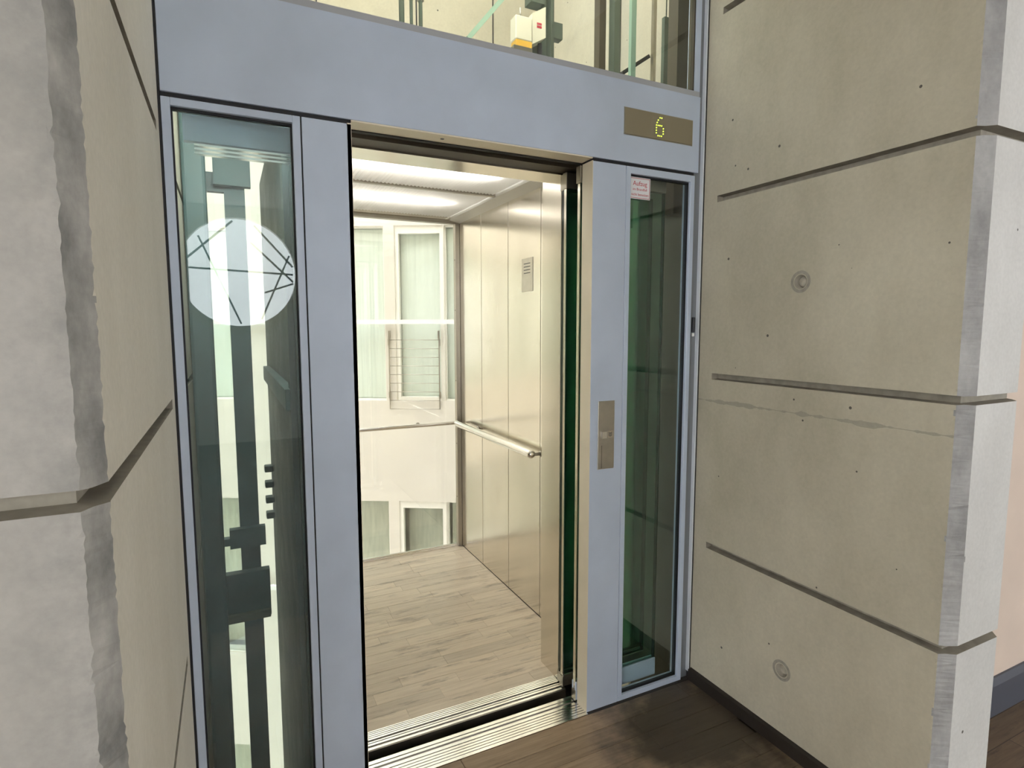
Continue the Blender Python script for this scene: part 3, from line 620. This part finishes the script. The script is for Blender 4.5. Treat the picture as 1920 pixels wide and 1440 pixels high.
# right wall of brushed steel panels
seam = [CY1, 1.49, 1.115, 0.745, CY0]
for a, b in zip(seam, seam[1:]): box('wall_panel', CX1, CX1 + 0.015, b + 0.0018, a - 0.0018, 0.004, CZ, 'steel', car, bev=0.0008)
box('wall_backing', CX1 + 0.0155, CX1 + 0.03, CY0, CY1 + 0.02, -0.05, 2.30, 'black', car)
for a, b in zip(seam, seam[1:]): box('wall_panel', CX0 - 0.015, CX0, b + 0.0018, a - 0.0018, 0.004, CZ, 'steel', car, bev=0.0008)
box('side_sheet', CX0 - 0.040, CX0 - 0.0155, 0.24, CY1 + 0.02, -1.6, 2.32, 'carside', car)
# rear glass wall with posts, rails
for x0, x1 in ((CX1 - 0.030, CX1 - 0.001), (CX0 + 0.001, CX0 + 0.030)): box('corner_post', x0, x1, CY1 - 0.022, CY1 + 0.018, 0.0, CZ, 'steel_d', car, bev=0.001)
box('top_rail', CX0 + 0.03, CX1 - 0.03, CY1 - 0.022, CY1 + 0.018, CZ - 0.045, CZ, 'steel_d', car); box('bottom_rail', CX0 + 0.03, CX1 - 0.03, CY1 - 0.004, CY1 + 0.012, 0.0, 0.016, 'chrome', car)
box('bottom_rail', CX0 + 0.03, CX1 - 0.03, CY1 - 0.014, CY1 - 0.0045, 0.0, 0.007, 'alu', car)
box('glass_wall', CX0 + 0.03, CX1 - 0.03, CY1, CY1 + 0.008, 0.016, CZ - 0.045, 'glass_s', car)
def handrail(p0, p1, r, brackets, bdir, parent):
    p0 = Vector(p0); p1 = Vector(p1); ln = (p1 - p0).length
    h = lathe('handrail', p0, p1 - p0, [(0, 0.004), (0.003, r * 0.6), (0.010, r * 0.92), (0.017, r), (ln - 0.017, r), (ln - 0.010, r * 0.92), (ln - 0.003, r * 0.6), (ln, 0.004)], 'chrome', parent, 24)
    for p, e in brackets:
        cyl('bracket', p, Vector(p) + Vector(bdir) * e, 0.008, 'steel_d', h, n=12)
        lathe('bracket_rose', Vector(p) + Vector(bdir) * (e - 0.004), bdir, [(0, 0.016), (0.003, 0.016), (0.004, 0.012)], 'steel_d', h, 16)
handrail((CX1 - 0.058, 0.715, 0.872), (CX1 - 0.058, 1.795, 0.872), 0.021, [((CX1 - 0.058, 0.735, 0.868), 0.0575), ((CX1 - 0.058, 1.55, 0.868), 0.0575)], (1, 0, 0), car)
handrail((CX0 + 0.032, CY1 - 0.03, 0.866), (CX1 - 0.032, CY1 - 0.03, 0.866), 0.012, [((CX0 + 0.2, CY1 - 0.03, 0.866), 0.0295), ((CX1 - 0.3, CY1 - 0.03, 0.866), 0.0295)], (0, 1, 0), car)
np_ = box('notice_plate', CX1 - 0.003, CX1 - 0.0002, 0.825, 0.945, 1.69, 1.86, 'plate', car, bev=0.0008)
for k in range(4): box('notice_line', CX1 - 0.0036, CX1 - 0.0028, 0.85, 0.92, 1.83 - k * 0.016, 1.834 - k * 0.016, 'ink', np_)
# ceiling: two ribbed diffusers over fluorescent tubes
box('ceiling_housing', CX0 - 0.03, CX1 + 0.03, 0.24, CY1 + 0.02, 2.32, 2.34, 'white', car)
for x0, x1 in ((CX0 - 0.002, CX0 + 0.06), (CX1 - 0.075, CX1 - 0.0)):
    prism('ceiling_cove', [(x0, 2.20 if x0 > -0.5 else 2.185), (x1, 2.185 if x0 > -0.5 else 2.20), (x1, 2.32), (x0, 2.32)], 1, CY0, CY1 - 0.022, 'white', car)
DIV = 1.125
for y0, y1 in ((CY0 + 0.01, DIV - 0.012), (DIV + 0.012, CY1 - 0.055)):
    bm = bmesh.new(); x = CX0 + 0.06; pit = 0.019; prev = None; X1 = CX1 - 0.075
    k = 0
    while x <= X1 + 1e-6:
        z = 2.211 if k % 2 == 0 else 2.2165
        A = bm.verts.new((x, y0, z)); B = bm.verts.new((x, y1, z))
        if prev: bm.faces.new((prev[0], A, B, prev[1]))
        prev = (A, B); x += pit / 2; k += 1
    df = mk('light_diffuser', bm, 'diffuser', car)
    yc = (y0 + y1) / 2 + (0.04 if y0 < 1 else -0.05)
    cyl('lamp_tube', (CX0 + 0.10, yc, 2.252), (0.0, yc, 2.252), 0.013, 'tube', df, n=12)
box('ceiling_bar', CX0 + 0.06, CX1 - 0.075, DIV - 0.012, DIV + 0.012, 2.205, 2.24, 'steel_d', car)
box('ceiling_bar', CX0 + 0.06, CX1 - 0.075, CY1 - 0.055, CY1 - 0.022, 2.20, 2.24, 'steel', car)
for z in (0.35, 0.72, 1.15, 1.62, 1.95): lathe('screw', (CX1 - 0.0305, CY1 - 0.008, z), (-1, 0, 0), [(0, 0.004), (0.001, 0.004), (0.0016, 0.0025)], 'brown', car, 10)
# outside of the car: sling on the left side and beams on the roof
box('sling_rail', CX0 - 0.075, CX0 - 0.0405, 0.28, 1.6, 1.225, 1.30, 'teal', car, bev=0.003); box('sling_post', CX0 - 0.06, CX0 - 0.0405, 0.26, 0.33, -0.1, 2.3, 'carside', car)
for k in range(4): box('cable_clamp', CX0 - 0.085, CX0 - 0.0405, 1.70, 1.76, 0.42 + k * 0.09, 0.455 + k * 0.09, 'teal', car, bev=0.004)
box('crosshead', CX0 - 0.03, CX1 + 0.03, 0.86, 0.93, 2.35, 2.50, 'dgreen', car); box('crosshead', CX0 - 0.03, CX1 + 0.03, 1.07, 1.14, 2.35, 2.50, 'dgreen', car)

# ================================================================== SHAFT EQUIPMENT
def bypix(x0, y0, x1, y1, Y):
    a = pix(x0, y0, 1, Y); b = pix(x1, y1, 1, Y); return a, b
# left: channel post and guide rail with brackets
p = tag(box('shaft_post', XL + 0.003, -1.250, 0.80, 0.88, SZ0, SZ1, 'teal', bev=0.012, seg=2), 'dark teal steel post along the left shaft wall', 'steel post')
gr = empty('guide_rail', (-1.148, 1.0, SZ0), label='dark steel guide rail with brackets behind the left glass panel', cat='guide rail')
box('rail_flange', -1.188, -1.108, 1.0, 1.012, SZ0, SZ1, 'teal', gr); box('rail_web', -1.154, -1.142, 1.0125, 1.06, SZ0, SZ1, 'teal', gr)
a, b = bypix(400, 347, 467, 293, 0.985); box('rail_bracket', a.x, b.x, 0.96, 0.999, a.z, b.z, 'teal', gr)
a, b = bypix(360, 352, 432, 323, 0.985); box('rail_bracket', XL + 0.001, b.x, 1.013, 1.05, a.z, b.z, 'teal', gr)
a, b = bypix(380, 1036, 450, 1012, 0.985); box('rail_bracket', XL + 0.001, b.x, 1.013, 1.05, a.z, b.z, 'teal', gr)
a, b = bypix(432, 1027, 497, 983, 0.985); box('rail_bracket', a.x, b.x, 0.96, 0.999, a.z, b.z, 'teal', gr)
a, b = bypix(380, 1172, 505, 1062, 0.985); box('rail_bracket', XL + 0.001, b.x, 0.955, 0.999, a.z, b.z, 'teal', gr)
a, b = bypix(420, 1172, 512, 1140, 0.94); box('rail_bracket', a.x, b.x - 0.01, 0.93, 0.9545, a.z, b.z, 'dgreen', gr)
for z in (-1.2, -2.6): box('rail_bracket', XL + 0.001, -1.108, 1.013, 1.05, z, z + 0.08, 'teal', gr)
sl_ = empty('shaft_fill_lamp', (-0.25, 0.09, 3.62), label='long unseen fill lamp added inside the shaft above the lift header', cat='lamp')
box('fill_lamp_base', -0.75, 0.25, 0.061, 0.085, 3.60, 3.70, 'white', sl_, bev=0.003); box('fill_lamp_cover', -0.73, 0.23, 0.0855, 0.12, 3.615, 3.685, 'shaftlamp', sl_, bev=0.01)  # glowing box added to brighten the clerestory view and upper shaft
sl2 = empty('shaft_fill_lamp', (-1.16, 0.09, 2.22), label='short fill lamp added inside the shaft above the left glass panel', cat='lamp')
box('fill_lamp_base', -1.29, -1.03, 0.101, 0.115, 2.20, 2.28, 'white', sl2, bev=0.003); box('fill_lamp_cover', -1.28, -1.04, 0.1155, 0.145, 2.21, 2.27, 'shaftfill2', sl2, bev=0.008)  # glowing box added to brighten the left shaft wall
# right car guide rail, lubricator and oil cup on the car roof
gr2 = empty('guide_rail', (0.36, 0.95, SZ0), label='dark green guide rail rising past the oiler above the car', cat='guide rail')
box('rail_flange', 0.325, 0.405, 0.98, 0.992, SZ0, SZ1, 'dgreen', gr2); box('rail_web', 0.358, 0.37, 0.93, 0.98, SZ0, SZ1, 'dgreen', gr2)
box('rail_bracket', 0.33, 0.46, 0.985, 1.03, 3.02, 3.10, 'dgreen', gr2)
tag(box('shaft_channel', *(lambda a, b: (a.x, b.x, 0.90, 0.97))(*bypix(996, 40, 1022, 0, 0.9)), 3.12, SZ1, 'dgreen'), 'dark channel hanging above the cream lubricator box', 'steel channel')
a, b = bypix(998, 62, 1020, 20, 0.82); c0, c1 = bypix(998, 95, 1030, 15, 0.82)
ob = empty('rail_lubricator', ((c0.x + c1.x) / 2, 0.84, c0.z), label='cream rail lubricator box with a red label above the lift car', cat='lubricator')
zz0 = c0.z; zz1 = c1.z
prism('housing', [(c0.x, zz0 + 0.03), (c1.x - 0.02, zz0 + 0.075), (c1.x - 0.02, zz1), (c0.x, zz1 - 0.045)], 1, 0.82, 0.90, 'cream', ob)
bm = bmesh.new(); mid = (c0.x + c1.x) / 2 - 0.01; mz = (zz0 + zz1) / 2 + 0.015
for q in range(2): abox(bm, mid - 0.012, mid + 0.014, 0.8185, 0.8195, mz - 0.012 + q * 0.014, mz - 0.002 + q * 0.014)
mk('red_label', bm, 'red', ob)
cyl('hose', (c1.x - 0.03, 0.86, zz0 + 0.06), (c1.x - 0.035, 0.86, zz0 - 0.25), 0.012, 'gasket', ob); box('stand', c0.x + 0.01, c1.x - 0.01, 0.90, 0.93, 2.50, zz0 + 0.08, 'dgreen', ob)
a, b = bypix(967, 90, 998, 34, 0.80)
oc = empty('oil_cup', ((a.x + b.x) / 2, 0.83, a.z), label='cream oil cup with amber oil beside the lubricator', cat='oil cup')
box('cup', a.x, b.x, 0.80, 0.86, a.z + 0.045, b.z, 'cream', oc, bev=0.004); box('oil_window', a.x + 0.004, b.x, 0.803, 0.857, a.z + 0.015, a.z + 0.0445, 'oil', oc)
box('holder', a.x - 0.01, b.x, 0.798, 0.862, a.z - 0.012, a.z + 0.0145, 'steel_d', oc); box('holder_leg', a.x + 0.03, b.x - 0.02, 0.84, 0.86, 2.50, a.z - 0.0125, 'cream', oc)
cyl('float_rod', (a.x + 0.04, 0.83, b.z), (a.x + 0.04, 0.83, b.z + 0.05), 0.004, 'steel_d', oc, n=8)
# suspension rods, brace, posts seen through the clerestory glass
for k, (x0, x1, nm) in enumerate(((748, 758, 'widest of three dark rods hanging over the car roof'), (768, 774, 'thin middle rod of three hanging over the car roof'), (785, 792, 'dark rod next to the diagonal brace side of three hanging rods'))):
    a = pix(x0, 20, 1, 1.0); b = pix(x1, 20, 1, 1.0); xm = (a.x + b.x) / 2
    rd = empty('suspension_rod', (xm, 1.0, 2.35), label=nm, cat='rod', group='suspension rods over the car')
    cyl('rod', (xm, 1.0, 2.35), (xm, 1.0, SZ1), (b.x - a.x) / 2, 'dgreen', rd, n=12); lathe('rod_nut', (xm, 1.0, 3.04), (0, 0, 1), [(0, 0.017), (0.035, 0.017)], 'steel_d', rd, 6)
tag(beam('diagonal_brace', pix(876, 74, 1, 1.02), pix(980, -46, 1, 1.02), 0.022, 0.04, 'green'), 'pale green diagonal brace above the lift header', 'brace')
def vpost(name, x0, x1, Y, d, mat, label, cat, zb=2.0, zt=None):
    a = pix(x0, 60, 1, Y); b = pix(x1, 60, 1, Y)
    return tag(box(name, a.x, b.x, Y, Y + d, zb, SZ1 if zt is None else zt, mat), label, cat)
vpost('shaft_channel', 1124, 1136, 0.98, 0.05, 'brown', 'brown vertical channel at the edge of the bright concrete panel', 'steel channel')
vpost('shaft_channel', 1152, 1163, 0.92, 0.05, 'dgreen', 'dark green vertical channel between brown channel and pale green post', 'steel channel')
vpost('shaft_pipe', 1184, 1193, 0.60, 0.02, 'green', 'pale green vertical post on the right of the shaft', 'post')
vpost('shaft_pipe', 1226, 1231, 0.62, 0.02, 'steel_d', 'thin grey conduit right of the pale green post', 'conduit')
vpost('limit_switch_plate', 1246, 1257, 0.45, 0.02, 'dgreen', 'dark green switch plate under a thin rod', 'plate', 2.0, pix(1252, 32, 1, 0.45).z)
a = pix(1252, 32, 1, 0.45); tag(cyl('switch_rod', (a.x, 0.46, a.z), (a.x, 0.46, SZ1), 0.003, 'dgreen', n=8), 'thin rod above the dark green switch plate', 'rod')
vpost('shaft_column', 1271, 1301, 0.22, 0.06, 'brown', 'broad dark brown column at the right end of the shaft glass', 'column')
tag(beam('cable_arm', pix(1166, 138, 1, 0.66), pix(1216, 106, 1, 0.66), 0.018, 0.02, 'ink'), 'short black slanted cable arm behind the pale green post', 'bracket')
pk = tag(box('shaft_lining', 0.45, SX1 - 0.002, 0.30, 0.315, -0.3, 2.28, 'lining'), 'brown-grey shaft lining sheet behind the right glass panel', 'lining sheet')
# door operator box seen at the top of the left glass panel
dop = empty('door_operator', (-1.15, 0.1, 1.97), label='grey door operator cover with thin bright ribs behind the left glass panel', cat='door operator')
box('cover', XL + 0.05, -0.995, 0.075, 0.10, 2.015, 2.085, 'paint', dop); 
for k in range(3): box('cover_rib', XL + 0.075, -1.0, 0.080, 0.10, 2.006 - k * 0.011, 2.0115 - k * 0.011, 'alu', dop)

# ================================================================== COURTYARD BUILDING
BA = math.atan2(-0.50430646, 0.86352475)
bd = empty('courtyard_building', (0.827, 4.9465, -7.0), BA, label='cream rendered building with tall windows across the courtyard', cat='building')
Z0 = -7.0
ST = 3.33
cols = [(-6.4, -5.6), (-5.45, -4.95), (-4.85, -4.05), (-3.3, -2.31), (-1.55, -0.375), (-0.248, 0.337), (0.338 + 0.12 - 0.12, 1.35), (1.9, 2.9), (3.02, 3.62), (3.72, 4.6)]
rows = [(0.625 + ST * k, 2.705 + ST * k) for k in (-2, -1, 0, 1)]
xs0, xs1, zlo, zhi = -10.5, 4.8, -7.0, 11.0
lst = []
def wbox(a, b, c, d): lst.append((a, b, 0.0, 0.22, c - Z0, d - Z0))
zprev = zlo
cols[6] = (0.345, 1.35)
for r0, r1 in rows:
    wbox(xs0, xs1, zprev, r0); xp = xs0
    for c0, c1 in cols: wbox(xp, c0, r0, r1); xp = c1
    wbox(xp, xs1, r0, r1); zprev = r1
wbox(xs0, xs1, zprev, zhi)
boxes('facade_wall', lst, 'render', bd, local=True)
box('interior_wall', xs0, xs1, 0.9, 1.0, 0, zhi - Z0, 'curtain_d', bd, local=True)
for ri, (r0, r1) in enumerate(rows):
    for ci, (c0, c1) in enumerate(cols):
        z0, z1 = r0 - Z0, r1 - Z0
        door = (c1 - c0) < 0.65
        w = empty('window', (0, 0, 0)); del w  # placeholder removed below
        fw = 0.045 if door else 0.018
        bm = bmesh.new()
        for q in ((c0, c0 + fw, z0, z1), (c1 - fw, c1, z0, z1), (c0 + fw, c1 - fw, z1 - fw - (0.045 if door else 0), z1), (c0 + fw, c1 - fw, z0, z0 + fw)): abox(bm, q[0], q[1], 0.04 if not door else 0.02, 0.10, q[2], q[3])
        f = mk('window', bm, 'wframe', bd, local=True)
        o = box('pane', c0 + fw, c1 - fw, 0.06, 0.068, z0 + fw, z1 - fw - (0.045 if door else 0), 'glass_b', f, local=True)
        dk = ri < 2
        box('curtain', c0 + fw, c1 - fw, 0.30 if dk else 0.12, 0.31 if dk else 0.13, z0 + 0.02, z1 - 0.02, 'curtain_d' if dk else 'curtain', f, local=True)
for e in [o for o in bpy.data.objects if o.name.startswith('window') and o.type == 'EMPTY' and 'kind' not in o]: bpy.data.objects.remove(e)
for ri, (r0, r1) in enumerate(rows):
    for ci, (c0, c1) in enumerate(cols):
        if (c1 - c0) > 0.65: continue
        u0, u1, zt, zb = c0 - 0.085, c1 - 0.05, r0 + 0.845 - Z0, r0 - 0.097 - Z0
        rl = boxes('window_railing', [(u0, u0 + 0.012, -0.03, -0.018, zb, zt), (u1 - 0.012, u1, -0.03, -0.018, zb, zt), (u0, u0 + 0.022, -0.03, -0.012, zt - 0.10, zt), (u1 - 0.022, u1, -0.03, -0.012, zt - 0.10, zt)], 'steel_d', bd, local=True)
        for k in range(9):
            z = zb + (zt - 0.11 - zb) * k / 8; cyl('railing_bar', (u0, -0.024, z), (u1, -0.024, z), 0.004, 'steel_d', rl, n=8, local=True)
        for u in (u0 - 0.008, u1 - 0.008):
            for z in (zb + 0.13, zt - 0.18): box('railing_clamp', u, u + 0.016, -0.03, 0.0, z, z + 0.08, 'steel_d', rl, local=True)
for k in (-2, -1, 0, 1):
    z = 1.575 + ST * k - Z0
    box('handrail_bar', -3.6, 1.6, -0.085, -0.045, z - 0.026, z + 0.026, 'white', bd, local=True)
    for u in (-3.4, -1.9, -0.31, 0.29, 1.5): box('handrail_stay', u - 0.01, u + 0.01, -0.045, 0.0, z - 0.012, z + 0.012, 'white', bd, local=True)
box('roof_coping', xs0 - 0.05, xs1 + 0.05, -0.06, 0.3, zhi - Z0, zhi - Z0 + 0.12, 'steel_d', bd, local=True)
struct(box('floor_courtyard', -14, 14, 2.32, 16, -7.2, -7.0, 'conc_s'))

HT = 9.3  # unseen walls of this height are added to keep sky light down
struct(boxes('wall_sky_screen', [(-9, 6.2, -3.0, -0.1, 3.3, HT), (-9, -5.21, -3.0, -0.1, -7.0, 3.3), (5.21, 6.2, -3.0, -0.1, -7.0, 3.3), (-5.21, 5.21, -3.0, -0.56, -7.0, -0.27), (-5.21, -1.63, -0.56, -0.1, -7.0, 3.3), (1.14, 5.21, -0.56, -0.1, -7.0, 3.3)], 'render'), 'unseen cream blocks added above and beside the landing to cut sky light')
struct(boxes('wall_sky_screen_left', [(-9.4, -9.0, -3.0, 14, -7.0, HT)], 'render'), 'unseen cream wall added to cut sky light in the courtyard')
struct(boxes('wall_sky_screen_right', [(5.8, 6.2, -0.1, 9, -7.0, HT)], 'render'), 'unseen cream wall added to cut sky light in the courtyard')
